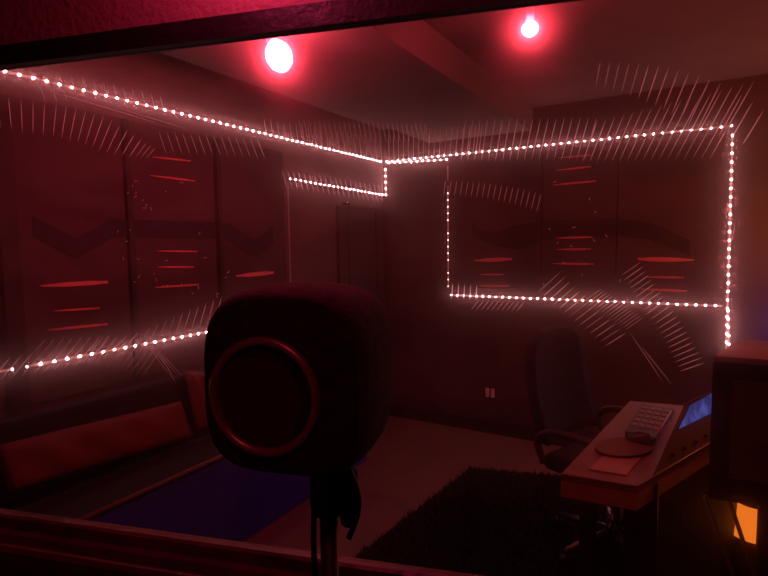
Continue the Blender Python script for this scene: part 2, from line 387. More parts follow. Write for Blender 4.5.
# ------------------------------------------------------------------ printed panels on both walls
def panel(name_label, group, plane, px0, px1, ztop, zbot, base, band_pts, stripes, bandmat, bright=()):
    """plane 'L' (left wall) or 'B' (back wall). pixel outlines lie on the board's face"""
    th = .022
    if plane == 'L': pr = lambda px, py, t=0.0: on_x(px, py, XL + th + t); off = lambda t: Vector((t, 0, 0))
    else: pr = lambda px, py, t=0.0: on_y(px, py, YB - th - t); off = lambda t: Vector((0, -t, 0))
    a, b = pr(px0, 240), pr(px1, 240)
    root = thing('acoustic_panel', ((a.x + b.x) / 2, (a.y + b.y) / 2, zbot), name_label, 'wall panel', group)
    m = MB(); c = [(a.x, a.y, zbot), (b.x, b.y, zbot), (b.x, b.y, ztop), (a.x, a.y, ztop)]
    m.prism([Vector(p) for p in c], -off(th - .001)); m.build('board', base, root)
    if band_pts:
        m = MB(); m.prism([pr(*p) for p in band_pts], off(.004)); m.build('zigzag_band', bandmat, root)
    for i, s in enumerate(stripes):
        (x0, y0), (x1, y1), wpx = s
        k = []; n = 10
        for j in range(n + 1):
            t = j / n; h = wpx / 2 * min(1, .25 + 1.5 * min(1, t * 1.4)) if t < .9 else wpx / 2 * .6
            k.append((lerp(x0, x1, t), lerp(y0, y1, t), h))
        pts = [pr(x, y - h) for x, y, h in k] + [pr(x, y + h) for x, y, h in k[::-1]]
        m = MB(); m.prism(pts, off(.006)); m.build('stripe', M['stripe_bright'] if wpx > 3 else M['stripe'], root)
    return root
ZPB = .87
zpt = 2.10
G1 = 'printed panels along the left wall'; G2 = 'printed panels on the back wall'
panel('dark red wall panel above the sofa, leftmost, with V of the zigzag band', G1, 'L', 10, 126.5, zpt, ZPB, M['panel'],
      [(33, 217), (76, 238), (112, 219), (126.5, 219.5), (126.5, 237.5), (112, 238), (76, 259), (33, 236)],
      [((40, 286), (107, 282), 4.2), ((53, 311), (99, 308), 1.9), ((48, 330), (107, 324), 2.3)], M['band'])
panel('middle panel on left wall, straight zigzag band above three thin red stripes', G1, 'L', 130, 215.5, zpt, ZPB, M['panel'],
      [(130, 219.5), (215.5, 222), (215.5, 238.5), (130, 237.5)],
      [((152, 157), (190, 161), 1.6), ((150, 175.5), (194, 181), 1.8), ((157, 251), (197, 251.5), 1.7), ((157, 267), (193, 267), 1.9), ((155, 287.5), (198, 284.5), 2.0)], M['band'])
panel('wall panel next to the pale strip of left wall, red stripes just above microphone', G1, 'L', 220, 285.5, zpt, ZPB, M['panel'],
      [(220, 222), (230, 224), (251, 238), (259, 238), (272, 226), (273.5, 244), (258, 256), (248, 255), (229, 240), (220, 239)],
      [((236, 276), (273, 272.5), 4.0), ((242, 293.5), (273, 290.5), 2.2), ((239, 305), (270, 302), 2.0)], M['band'])
for px, lab in ((128, 'first dark batten from the left between wall panels'), (217.7, 'dark batten between middle panel and panel above microphone'), (6, 'broad dark post at the left edge beside the leftmost panel')):
    w = .07 if px == 6 else .03
    q = on_x(px, 240, XL)
    m = MB(); m.box((XL + .018, q.y, (zpt + ZPB) / 2), (.036, w, zpt - ZPB), bev=.004); tag(m.build('wall_batten', M['batten']), lab, 'batten', 'battens between left wall panels')
zt2 = on_y(600, 146, YB).z
panel('dark panel at left end of LED rectangle, bold red stripe over two thin ones', G2, 'B', 461, 541, zt2, 1.27, M['panel_dark'],
      [(472, 222), (480, 229), (497, 232), (512, 226), (541, 221), (541, 241), (520, 250), (500, 247), (484, 242), (472, 234)],
      [((474, 260.5), (512, 259), 3.6), ((480, 274.5), (504, 274.5), 1.6), ((478, 286), (510, 286), 1.9)], M['band_faint'])
panel('central dark panel inside LED rectangle on back wall, thin red stripes high and low', G2, 'B', 542.5, 616, zt2, 1.27, M['panel_dark'],
      [(542.5, 220), (616, 219), (616, 236), (542.5, 240)],
      [((558, 158), (592, 155), 1.5), ((556, 170.5), (591, 166.5), 1.6), ((553, 185), (596, 181), 1.9), ((556, 238), (593, 237), 1.8), ((557, 249.5), (591, 249), 1.8), ((553, 263.5), (594, 264), 2.0)], M['band_faint'])
panel('dark panel at right end of LED rectangle on back wall, longest bold red stripe', G2, 'B', 617.5, 719, zt2, 1.27, M['panel_dark'],
      [(617.5, 219), (650, 222), (690, 240), (690, 256), (650, 240), (617.5, 236)],
      [((694, 260), (638, 259), 4.2), ((644, 277), (684, 277.5), 1.8), ((640, 289), (687, 291), 2.2)], M['band_faint'])

# ------------------------------------------------------------------ LED strips
def led_bead():
    mm = MB(); r = .0050
    mm.lathe([(r, 0), (r * .92, r * .45), (r * .6, r * .85), (0, r * 1.02)], (0, 0, 0), (0, 0, 1), 10)
    bmesh.ops.recalc_face_normals(mm.bm, faces=mm.bm.faces)
    return mm
def bead_mesh(mt):
    mm = led_bead(); me = bpy.data.meshes.new('led'); mm.bm.to_mesh(me); mm.bm.free(); me.materials.append(mt); return me
LEDM = {k: bead_mesh(M[k]) for k in ('led', 'led_dim', 'led_faint', 'led_off')}
def led_strip(a, b, n, label, kind='led', group='pink light strips around the room', sp=.053, seed=0):
    """tape from a to b on a wall whose inward normal is n, a bead every sp metres"""
    a, b, n = Vector(a), Vector(b), Vector(n); d = b - a; L = d.length; d.normalize(); w = n.cross(d)
    root = thing('led_strip', a, label, 'light strip', group)
    m = MB(); h = .005
    m.prism([a - w * h, b - w * h, b + w * h, a + w * h], n * .002); m.build('tape', M['strip'], root)
    cnt = int(L / sp); q = n.to_track_quat('Z', 'Y')
    for i in range(cnt + 1):
        k = kind
        if kind == 'led_dim' and i % 6 == 3: k = 'led_faint'
        o = bpy.data.objects.new('led', LEDM[k]); COL.objects.link(o); o.parent = root
        o.matrix_parent_inverse = Matrix.Translation(-root.location)
        o.matrix_basis = Matrix.Translation(a + d * (sp * (i + .3)) + n * .002) @ q.to_matrix().to_4x4() if sp * (i + .3) < L else Matrix.Translation(b + n * .002) @ q.to_matrix().to_4x4()
    return root
nl, nb = (1, 0, 0), (0, -1, 0)
e = .003
zup = on_x(386, 163, XL).z
yl0 = on_x(2, 71, XL).y
led_strip((XL + e, YB - .03, zup), (XL + e, yl0 - .05, on_x(2, 71.1, XL).z), nl, 'long pink LED strip sloping along the top of left wall above the printed panels', sp=.051)
p = on_y(732, 126, YB); led_strip((XL + .03, YB - e, zup), (p.x, YB - e, p.z), nb, 'pink LED strip along top of back wall, upper edge of rectangle')
p0, p1 = on_y(732.5, 133, YB), on_y(726, 354, YB); led_strip((p0.x, YB - e, p0.z), (p1.x - .0, YB - e, p1.z), nb, 'vertical pink LED strip down the right side of rectangle on back wall')
p0, p1 = on_y(450, 295, YB), on_y(724, 306, YB); led_strip((p0.x, YB - e, p0.z), (p1.x - .01, YB - e, p1.z), nb, 'pink LED strip along bottom of rectangle on back wall')
p0, p1 = on_y(448.5, 288, YB), on_y(448, 186, YB); led_strip((p0.x, YB - e, p0.z), (p1.x, YB - e, p1.z), nb, 'dimmer vertical LED strip at left side of rectangle, small white points', 'led_dim')
p0 = on_y(448, 181, YB); led_strip((p0.x, YB - e, p0.z), (p0.x, YB - e, on_y(448, 166, YB).z), nb, 'short almost unlit LED strip at top left corner of rectangle', 'led_faint')
p0, p1 = on_x(386, 196, XL), on_x(285, 179, XL); led_strip((XL + .030, YB - .05, p0.z), (XL + .030, p1.y, p1.z), nl, 'short pink LED strip above the dark door, second line below ceiling')
led_strip((XL + .03, YB - e, zup - .05), (XL + .03, YB - e, p0.z - .01), nb, 'tiny vertical LED run in the far room corner above the door')
led_strip((XL + .03, p1.y - .01, p1.z - .05), (XL + .03, p1.y - .01, on_x(287, 312, XL).z), nl, 'unlit vertical LED strip beside the pale wall strip, left of the door', 'led_off')
p0, p1 = on_x(288, 315.6, XL), on_x(0, 370, XL)
led_strip((XL + .03, p0.y, p0.z), (XL + .03, p1.y - .1, p1.z), nl, 'pink LED strip running low along left wall above the sofa')
p0, p1 = on_y(728, 308, YB), on_y(729, 353, YB); led_strip((p0.x, YB - e, p0.z), (p1.x, YB - e, p1.z), nb, 'short second LED run beside the vertical strip, below lower right corner of rectangle')
# a second run laid beside the upper strip from the corner to the rectangle
p0 = on_y(448, 159.5, YB); led_strip((XL + .05, YB - e, zup - .012), (p0.x, YB - e, p0.z), nb, 'short doubled pink LED strip under the top strip near the corner')

# ------------------------------------------------------------------ bulbs
def bulb(p, r, label, axis, mt, k=1.0, top_z=0):
    ax = Vector(axis).normalized()
    zt_b = top_z; root = thing('ceiling_bulb', p, label, 'light bulb', 'red bulbs on the ceiling')
    m = MB(); m.lathe([(0, -r * 1.2 * k), (r * .45, -r * 1.07 * k), (r * .83, -r * .66 * k), (r, 0), (r * .88, r * .55 * k), (r * .58, r * .98 * k), (r * .40, r * 1.18 * k)], p, ax, 28); m.build('glass_globe', mt, root)
    m = MB(); m.lathe([(r * .36, r * 1.15 * k), (r * .40, r * 1.2 * k), (r * .40, r * 1.75 * k), (0, r * 1.75 * k)], p, ax, 24); m.build('screw_base', M['plate'], root)
    top = p + ax * r * 1.75 * k
    m = MB(); m.tube([top - ax * .012, top + ax * .02, Vector((top.x + ax.x * .04, top.y + ax.y * .04, zt_b))], [r * .5, r * .5, r * .6], 16); m.build('socket', M['plate'], root)
M['bulb_small'] = emis('small_red_bulb_glow', (1, .07, .12), 260)
b1 = at_depth(279, 56, 1.95); bulb(b1, .049, 'larger red glowing bulb on the ceiling over the sofa side, tilted oval', (-.5, .1, 1), M['bulb'], 1.05, ZB)
b2 = at_depth(530, 29, 1.95); bulb(b2, .030, 'smaller red glowing bulb near top of window above the chair', (0, 0, 1), M['bulb_small'], .72, ZC)
# booth bulb on the near side of the window
bp_ = wpt(262, -75) - wn * .13; bp_.z = min(bp_.z, ZC - .15)
root = thing('booth_bulb', bp_, 'red bulb on the booth ceiling above the window', 'light bulb')
m = MB(); m.lathe([(0, -.045), (.025, -.04), (.042, -.02), (.045, 0), (.04, .02), (.025, .05)], bp_, (0, 0, 1), 24); m.build('glass_globe', M['booth_bulb'], root)
m = MB(); m.lathe([(.026, .045), (.03, .05), (.03, ZC - bp_.z), (0, ZC - bp_.z)], bp_, (0, 0, 1), 20); m.build('socket', M['black'], root)

rl = bpy.data.lights.new('booth_lamp', 'POINT'); rl.color = (1, .06, .09); rl.energy = 2.4; rl.shadow_soft_size = .05
ro = bpy.data.objects.new('booth_lamp', rl); COL.objects.link(ro); ro.location = EYE - right * .10 - fh * .20 + Vector((0, 0, .88))
# ------------------------------------------------------------------ outlet
p = on_y(490.5, 392.5, YB)
root = thing('wall_outlet', p, 'small pale double wall outlet low on the dark back wall', 'outlet')
m = MB(); m.box(p + Vector((0, -.004, 0)), (.075, .007, .105), bev=.002); m.build('cover_plate', M['batten'], root)
for dx in (-.021, .021):
    m = MB(); m.box(p + Vector((dx, -.0095, 0)), (.030, .006, .072), bev=.0015); m.build('socket_face', M['socket'], root)

# ------------------------------------------------------------------ sofa
fa, fb = on_z(256, 528, 0), on_z(373, 462, 0)
xf = (fa.x + fb.x) / 2; ye = fb.y; ys = .62
zs = on_x(235, 448, xf).z
root = thing('bench_sofa', ((XL + xf) / 2, (ys + ye) / 2, 0), 'long low dark bench sofa with blue front along left wall', 'sofa')
m = MB(); m.box(((XL + xf) / 2 + .02, (ys + ye) / 2, (zs - .034) / 2), (xf - XL - .045, ye - ys, zs - .034), bev=.008); m.build('front_skirt', M['sofa_blue'], root, label='blue sofa front')
m = MB(); m.box(((XL + xf) / 2 + .02, (ys + ye) / 2, zs - .017), (xf - XL - .04, ye - ys, .034), bev=.012); seat_o = m.build('seat', M['sofa'], root)
m = MB(); m.tube([(xf - .002, ys + .03, zs - .012), (xf - .002, ye - .03, zs - .012)], .011, 8); m.build('piping', M['piping'], seat_o)
m = MB(); m.box((XL + .045, (ys + ye) / 2, zs + .17), (.05, ye - ys, .33), bev=.02); m.build('back_pad', M['sofa'], root)
def cushion(name, label, tl, tr, br, bl, th, n):
    """pillow between four corners, puffed along n"""
    tl, tr, br, bl, n = map(Vector, (tl, tr, br, bl, n)); mm = MB(); U, V = 26, 12; g = {}
    for side in (0, 1):
        for i in range(U + 1):
            for j in range(V + 1):
                u, v = i / U, j / V
                edge = i in (0, U) or j in (0, V)
                if side and edge: continue
                p = bl.lerp(br, u).lerp(tl.lerp(tr, u), v)
                h = (1 - abs(2 * u - 1) ** 6) ** .5 * (1 - abs(2 * v - 1) ** 3) ** .5
                wr = .006 * math.sin(u * 23 + v * 5) * h
                p = p + n * ((th * h + wr) * (1 if side == 0 else -.35) + .0)
                g[side, i, j] = mm.bm.verts.new(p)
    gv = lambda s_, i, j: g.get((s_, i, j)) or g[0, i, j]
    for side in (0, 1):
        for i in range(U):
            for j in range(V):
                q = [gv(side, i, j), gv(side, i + 1, j), gv(side, i + 1, j + 1), gv(side, i, j + 1)]
                mm.bm.faces.new(q if side == 0 else q[::-1])
    return tag(mm.build(name, M['cushion'], smooth=True), label, 'cushion', 'red cushions on the sofa')
xb = XL + .13
pl, pr_ = on_z(15, 492, zs + .01), on_z(193, 436, zs + .01)
xq = XL + .15
A = on_x(181, 401, XL + .10); B = on_x(-6, 446, XL + .10); C = on_x(194, 437, XL + .17); D = on_x(8, 494, XL + .17)
cushion('sofa_cushion', 'long red back cushion lying along the sofa at left', B, A, C, D, .035, (.95, 0, .3))
A = on_x(222, 372, XL + .10); B = on_x(184, 371, XL + .10); C = on_x(228, 424, XL + .17); D = on_x(197, 434, XL + .17)
cushion('sofa_cushion', 'second red cushion on the sofa, half hidden behind the microphone', B, A, C, D, .03, (.95, 0, .3))

# ------------------------------------------------------------------ rug
corners = [on_z(470, 470, 0), on_z(790, 497, 0), on_z(860, 760, 0), on_z(322, 585, 0)]  # rug run on under the desk to darken the shaded floor there
cs = [Vector((c.x, c.y, .012)) for c in corners]
root = thing('floor_rug', (cs[0] + cs[1] + cs[2] + cs[3]) / 4 * 1.0, 'dark shaggy rug on the floor under the desk and chair', 'rug')
root.location.z = 0
mm = MB(); mm.prism([Vector((c.x, c.y, .001)) for c in cs], (0, 0, .01)); mm.build('rug_base', M['rug'], root)
mm = MB(); NU = 130
for i in range(NU):
    for j in range(NU):
        u, v = (i + random.random()) / NU, (j + random.random()) / NU
        p = cs[0].lerp(cs[1], u).lerp(cs[3].lerp(cs[2], u), v)
        a = rnd(0, 6.28); b = Vector((math.cos(a), math.sin(a), 0)); w = Vector((-b.y, b.x, 0)) * .006
        tip = p + b * rnd(.01, .03) + Vector((0, 0, rnd(.012, .03)))
        mm.poly([p - w, p + w, tip])
tag(mm.build('pile', M['rug'], root, recalc=False), kind='stuff')

# ------------------------------------------------------------------ desk
ZD = .75
d0, dR, dBL, dBR = on_z(561, 474, ZD), on_z(637, 487, ZD), on_z(630, 401, ZD), on_z(712, 442, ZD)
ex = (dBL - d0); ex.z = 0                                   # left edge, going away
ey = (dBR - dR).normalized()                               # right front board direction
far_r = dR + ey * 2.15
far_l = dBL + (far_r - dR).normalized() * .55 + Vector((.25, .25, 0))
outline = [d0, dR, far_r, dBL + Vector((.55, .10, 0)), dBL]
root = thing('studio_desk', (sum((p.x for p in outline)) / 5, sum((p.y for p in outline)) / 5, 0), 'brown wooden angled studio desk at right of the room', 'desk')
m = MB(); m.prism([Vector((p.x, p.y, ZD)) for p in outline], (0, 0, -.022)); m.build('desktop', M['desk'], root)
def board(a, b, h, th, z1, name, mt):
    d = (b - a); d.z = 0; d.normalize(); nn = Vector((-d.y, d.x, 0))
    c = (sum((p for p in outline), Vector()) / 5 - a)
    if nn.dot(c) < 0: nn = -nn
    mm = MB(); mm.prism([Vector((a.x, a.y, z1)), Vector((b.x, b.y, z1)), Vector((b.x, b.y, z1)) + nn * th, Vector((a.x, a.y, z1)) + nn * th], (0, 0, -h)); return mm.build(name, mt, root)
board(d0, dR, .052, .02, ZD - .023, 'apron', M['desk_side']); board(dR, far_r, .052, .02, ZD - .023, 'apron', M['desk_side'])
# raised lip along the two near edges
m = MB(); m.tube([d0 + Vector((0, 0, 0)), dR, dR + ey * 1.2], .004, 8); m.build('edge_trim', M['desk'], root)
cen = sum((p for p in outline), Vector()) / 5
for p in (d0, dR, far_r, dBL):
    q = p.lerp(cen, .16); m = MB(); m.box((q.x, q.y, (ZD - .022) / 2 + .006), (.05, .05, ZD - .034), bev=.004); m.build('leg', M['black'], root)
m = MB(); q0 = dR + ey * .10 + Vector((-ey.y, ey.x, 0)) * .06; q0.z = .014
m.prism([q0, q0 + ey * 1.1, q0 + ey * 1.1 + Vector((-ey.y, ey.x, 0)) * .03, q0 + Vector((-ey.y, ey.x, 0)) * .03], (0, 0, ZD - .06)); m.build('modesty_panel', M['cab'], root)  # black sheet standing in for the shade under the desk
# console housing: a broad panel leaning back, screen set in its upper half
f0 = on_z(652, 477, ZD + .001); g0 = on_z(684, 405, ZD + .15); LEN = .95
root = thing('mixing_console', Vector(((f0.x + g0.x) / 2, (f0.y + g0.y) / 2, ZD)) + ey * LEN / 2, 'sloping brown console with a blue glowing screen on the desk', 'console')
nn = nrm((g0 - f0).cross(ey)); nn = nn if nn.z > 0 else -nn
if nn.dot(EYE - f0) < 0: nn = -nn
gd = Vector((g0.x, g0.y, ZD + .001))
m = MB(); m.prism([f0, g0, gd], ey * LEN); m.build('housing', M['console'], root)
m = MB(); m.tube([g0, g0 + ey * LEN], .004, 8); m.build('top_trim', M['desk'], root)
scq = [on_plane(x, y, f0 + nn * .004, nn) for x, y in ((679, 429), (690.5, 405.5), (716, 391), (716, 411))]
m = MB(); m.prism(scq, -nn * .0035); m.build('screen', M['screen'], root, label='blue lit screen')
ctr = sum(scq, Vector()) / 4
m = MB(); m.prism([ctr + (p - ctr) * 1.05 - nn * .001 for p in scq], -nn * .0028); m.build('screen_bezel', M['black'], root)
m = MB()
for k in range(6):
    a = f0 + ey * (.10 + .09 * k) + (g0 - f0) * .18; m.box(a + nn * .004, (.012, .012, .012), bev=.003)
m.build('fader_cap', M['black'], root)
# unseen computer monitor further along the desk, added to cast blue on the sofa
hn = Vector((nn.x, nn.y, 0)).normalized(); mo = g0 + ey * 1.80 - hn * .10; mo.z = ZD
root = thing('computer_monitor', mo, 'computer monitor with blue screen at the right end of the desk', 'monitor')
m = MB(); m.box(mo + Vector((0, 0, .24)), (.03, .50, .34), rz=.45, bev=.008); m.build('case', M['black'], root)
m = MB(); m.box(mo + Vector((-.0165 * math.cos(.45), -.0165 * math.sin(.45), .24)), (.002, .47, .31), rz=.45); m.build('screen', emis('monitor_glow', (.09, .09, 1), 3.6), root)
m = MB(); m.tube([mo + Vector((.02, 0, .008)), mo + Vector((.02, 0, .12))], .018, 12); m.build('neck', M['black'], root)
m = MB(); m.box(mo + Vector((0, 0, .007)), (.16, .22, .012), bev=.004); m.build('foot', M['black'], root)

# pad controller
def lay(px, py, z=ZD): return on_z(px, py, z)
k0, k1, k2, k3 = lay(625, 431, ZD + .02), lay(656, 438, ZD + .02), lay(674, 409, ZD + .02), lay(642, 404, ZD + .02)
root = thing('pad_controller', Vector(((k0.x + k2.x) / 2, (k0.y + k2.y) / 2, ZD)), 'dark pad controller with rows of small keys on the desk', 'controller')
m = MB(); m.prism([k0, k1, k2, k3], (0, 0, -.019)); m.build('body', M['pad_device'], root)
for r_ in range(5):
    for c_ in range(4):
        u0, u1, v0, v1 = (c_ + .18) / 4 * .9 + .05, (c_ + .86) / 4 * .9 + .05, (r_ + .18) / 5 * .78 + .17, (r_ + .82) / 5 * .78 + .17
        g = lambda u, v: k0.lerp(k1, u).lerp(k3.lerp(k2, u), v)
        m = MB(); m.prism([g(u0, v0), g(u1, v0), g(u1, v1), g(u0, v1)], (0, 0, .003)); m.build('pad', M['pad_key'], root)
m = MB(); g = lambda u, v: k0.lerp(k1, u).lerp(k3.lerp(k2, u), v)
m.tube([g(.97, .1) + Vector((0, 0, .003)), g(.97, .9) + Vector((0, 0, .003))], .003, 6); m.build('edge_rail', M['ring'], root)
# oval desk pad, mouse, sheet
mc = lay(624, 447); pts = []
for k in range(28):
    a = 2 * math.pi * k / 28; pts.append(lay(624 + 29 * math.cos(a) + 3 * math.sin(a) * 0, 446.5 + 9.5 * math.sin(a), ZD + .012))
m = MB(); m.prism(pts, (0, 0, -.011)); o = m.build('desk_pad', [M['black'], M['mousepad']])
for f in o.data.polygons:
    if abs(f.normal.z) > .9: f.material_index = 1
tag(o, 'dark oval pad lying on the desk in front of the pad controller', 'desk pad')
mp_ = lay(640, 441, ZD + .014)
root = thing('computer_mouse', mp_, 'glossy dark rounded computer mouse on the oval desk pad', 'mouse')
m = MB(); U = 20; V = 8; dirm = (k2 - k0); dirm.z = 0; dirm.normalize(); dm2 = Vector((dirm.y, -dirm.x, 0))
dirm, dm2 = dm2, dirm
grid = []
for j in range(V + 1):
    ph = j / V * math.pi / 2; grid.append([m.bm.verts.new(mp_ + dirm * .055 * math.cos(ph) * math.cos(a) + dm2 * .03 * math.cos(ph) * math.sin(a) * (1 - .15 * math.cos(a)) + Vector((0, 0, .034 * math.sin(ph) * (1 + .2 * math.cos(a) * math.cos(ph))))) for a in [2 * math.pi * k / U for k in range(U)]] if j < V else [m.bm.verts.new(mp_ + Vector((0, 0, .034)))])
for j in range(V):
    for k in range(U):
        if j < V - 1: m.bm.faces.new((grid[j][k], grid[j][(k + 1) % U], grid[j + 1][(k + 1) % U], grid[j + 1][k]))
        else: m.bm.faces.new((grid[j][k], grid[j][(k + 1) % U], grid[j + 1][0]))
m.bm.faces.new(grid[0][::-1])
m.build('shell', mat('glossy_mouse', (.04, .025, .025), .18), root, smooth=True); shell = bpy.context.scene.objects['shell']
m = MB(); m.lathe([(0, -.004), (.008, -.004), (.009, 0), (.008, .004), (0, .004)], mp_ + dirm * .025 + Vector((0, 0, .032)), dm2, 14); m.build('scroll_wheel', M['metal'], shell)
m = MB(); m.prism([lay(589, 469, ZD + .004), lay(626, 475, ZD + .004), lay(641, 458, ZD + .004), lay(606, 453, ZD + .004)], (0, 0, -.003)); tag(m.build('drawing_sheet', M['sheet']), 'flat thin board lying at the near corner of the desk', 'board')

# ------------------------------------------------------------------ office chair
ca = lay(575, 436, .64)
seat_c = Vector((ca.x + .02, ca.y + .16, 0)) + Vector((.115, .085, 0))
face = Vector((.93, -.36, 0)).normalized()                      # chair looks toward the desk
sd = Vector((-face.y, face.x, 0))
root = thing('office_chair', seat_c, 'black office chair with loop armrests pulled up to the desk', 'chair')
rotc = Matrix((face, sd, Vector((0, 0, 1)))).transposed()
m = MB(); m.box(seat_c + Vector((0, 0, .45)), (.48, .48, .08), bev=.035, rot=rotc); m.build('seat', M['chair'], root)
mm = MB(); U, V = 12, 12; gb_ = {}
for side in (0, 1):
    for i in range(U + 1):
        for j in range(V + 1):
            u, v = i / U * 2 - 1, j / V
            wdt = .23 * (1 - .25 * max(0, v - .55) ** 1.5 * 2) * (1 if v < .85 else math.sqrt(max(0.05, 1 - ((v - .85) / .15) ** 2 * .75)))
            z = .53 + .52 * v; bk = -.25 - .10 * v + .05 * u * u - .03 * math.sin(v * 3.1)
            p = seat_c + face * (bk - (.055 if side else 0)) + sd * (u * wdt) + Vector((0, 0, z)); gb_[side, i, j] = mm.bm.verts.new(p)
for side in (0, 1):
    for i in range(U):
        for j in range(V): mm.bm.faces.new([gb_[side, i, j], gb_[side, i + 1, j], gb_[side, i + 1, j + 1], gb_[side, i, j + 1]])
for i in range(U):
    for j in (0, V): mm.bm.faces.new([gb_[0, i, j], gb_[0, i + 1, j], gb_[1, i + 1, j], gb_[1, i, j]])
for j in range(V):
    for i in (0, U): mm.bm.faces.new([gb_[0, i, j], gb_[0, i, j + 1], gb_[1, i, j + 1], gb_[1, i, j]])
mm.build('backrest', M['chair'], root, smooth=True)
M['arm'] = mat('armrest_plastic', (.05, .028, .028), .35)
for s_ in (-1, 1):
    o_ = seat_c + sd * (.27 * s_)
    pts = [o_ + face * -.20 + Vector((0, 0, .46)), o_ + face * -.24 + Vector((0, 0, .55)), o_ + face * -.20 + Vector((0, 0, .605)), o_ + face * -.10 + Vector((0, 0, .628)), o_ + face * .10 + Vector((0, 0, .624)), o_ + face * .18 + Vector((0, 0, .60)), o_ + face * .19 + Vector((0, 0, .55)), o_ + face * .12 + Vector((0, 0, .46))]
    q = []
    for i in range(len(pts) - 1):
        for k in range(4):
            t = k / 4; a, b, c, d = pts[max(i - 1, 0)], pts[i], pts[i + 1], pts[min(i + 2, len(pts) - 1)]
            q.append(.5 * ((2 * b) + (c - a) * t + (2 * a - 5 * b + 4 * c - d) * t * t + (3 * b - a - 3 * c + d) * t ** 3))
    q.append(pts[-1])
    m = MB(); m.tube(q, .018, 10); m.build('armrest', M['arm'], root)
m = MB(); m.lathe([(0, .08), (.03, .08), (.03, .26), (.02, .26), (.02, .44), (0, .44)], seat_c, (0, 0, 1), 18); m.build('gas_lift', M['chrome'], root)
for k in range(5):
    a = 2 * math.pi * k / 5 + .3; dv = Vector((math.cos(a), math.sin(a), 0))
    m = MB(); m.tube([seat_c + Vector((0, 0, .115)), seat_c + dv * .15 + Vector((0, 0, .105)), seat_c + dv * .29 + Vector((0, 0, .085))], [.026, .022, .015], 10); lg = m.build('base_leg', M['metal'], root)
    wv = Vector((-dv.y, dv.x, 0)); m = MB(); m.lathe([(0, -.02), (.024, -.02), (.028, -.008), (.028, .008), (.024, .02), (0, .02)], seat_c + dv * .29 + Vector((0, 0, .046)), wv, 16)
    m.build('caster', M['black'], lg)

# ------------------------------------------------------------------ cabinet on a folding stand, right edge
dC = 1.32
qa = at_depth(713, 362, dC); zt_ = qa.z
qb = on_z(742, 345, zt_); qc = on_z(800, 368, zt_); 
u1 = (qb - qa); u1.z = 0; u2 = qc - qa; u2.z = 0
zb_ = at_depth(720, 494, dC).z
root = thing('speaker_cabinet', qa + (u1 + u2) / 2 - Vector((0, 0, zt_ - zb_)), 'tall black cabinet with warm-lit wooden top at the right edge', 'cabinet')
m = MB(); m.prism([qa, qa + u2 * 2.2, qa + u2 * 2.2 + u1, qa + u1], (0, 0, -(zt_ - zb_))); cb = m.build('body', M['cab'], root)
ov = .006
m = MB(); m.prism([qa + Vector((0, 0, .001)), qa + u2 * 2.2 + Vector((0, 0, .001)), qa + u2 * 2.2 + u1 + Vector((0, 0, .001)), qa + u1 + Vector((0, 0, .001))], (0, 0, .014)); m.build('top_board', M['cabtop'], root)
# grille on the near face
fn = Vector((u2.y, -u2.x, 0)).normalized()
if fn.dot(EYE - qa) < 0: fn = -fn
m = MB(); g0 = qa + u2 * .25 + Vector((0, 0, -.04)); m.prism([g0, g0 + u2 * 1.6, g0 + u2 * 1.6 + Vector((0, 0, -(zt_ - zb_) + .08)), g0 + Vector((0, 0, -(zt_ - zb_) + .08))], fn * .008); m.build('grille', M['mesh_cloth'], cb)
stl = thing('folding_stand', Vector((qa.x + .15, qa.y + .05, 0)), 'black folding stand with crossed legs under the cabinet', 'stand')
zz = zb_ - .012
m = MB(); m.prism([Vector((p.x, p.y, zz - .012)) for p in (qa, qa + u2 * 2.2, qa + u2 * 2.2 + u1, qa + u1)], (0, 0, .022)); m.build('platform', M['black'], stl)
def leg_px(a, b, dep0, dep1, r, mt, nm):
    A_, B_ = at_depth(*a, dep0), at_depth(*b, dep1); dirv = (B_ - A_).normalized(); k = (zz - .012 - A_.z) / dirv.z; A_ = A_ + dirv * k * (1 if A_.z < zz - .012 else 0); k = -A_.z / dirv.z
    mm = MB(); mm.tube([A_, A_ + dirv * (k - .01)], r, 10); return mm.build(nm, mt, stl)
leg_px((728, 496), (752, 568), 1.42, 1.42, .0055, M['metal'], 'leg')
leg_px((713, 520), (731, 570), 1.36, 1.36, .004, M['metal'], 'leg')
pq = at_depth(770, 530, 1.34); m = MB(); m.prism([Vector((pq.x - .026, pq.y - .015, 0)), Vector((pq.x + .03, pq.y - .015, 0)), Vector((pq.x + .03, pq.y + .02, 0)), Vector((pq.x - .026, pq.y + .02, 0))], (0, 0, zz - .012)); m.build('leg', M['black'], stl)
pq = at_depth(738, 495, 1.5); qx = qa + u2 * 1.9 + u1 * .5
m = MB(); m.box((qx.x, qx.y, (zz - .012) / 2), (.04, .04, zz - .012)); m.build('leg', M['black'], stl)

# orange lamp standing on the floor behind the stand
lp = at_depth(746, 515, 2.35); lz = at_depth(741, 498, 2.35).z
root = thing('floor_lantern', (lp.x, lp.y, 0), 'glowing orange floor lantern seen under the cabinet at right', 'lamp')
zsh = at_depth(741, 532, 2.35).z
m = MB(); m.lathe([(.075, lz), (.082, (lz + zsh) / 2), (.10, zsh)], (lp.x + .03, lp.y, 0), (0, 0, 1), 28); m.build('shade', M['orange'], root)
m = MB(); m.lathe([(0, .001), (.10, .001), (.10, .02), (.07, .06), (.085, zsh - .03), (.09, zsh - .005), (0, zsh - .004)], (lp.x + .03, lp.y, 0), (0, 0, 1), 28); m.build('base', M['cushion'], root, label='brown-red base')
m = MB(); m.lathe([(.078, lz - .006), (.078, lz + .005), (.05, lz + .012), (0, lz + .012)], (lp.x + .03, lp.y, 0), (0, 0, 1), 28); m.build('cap', M['black'], root)

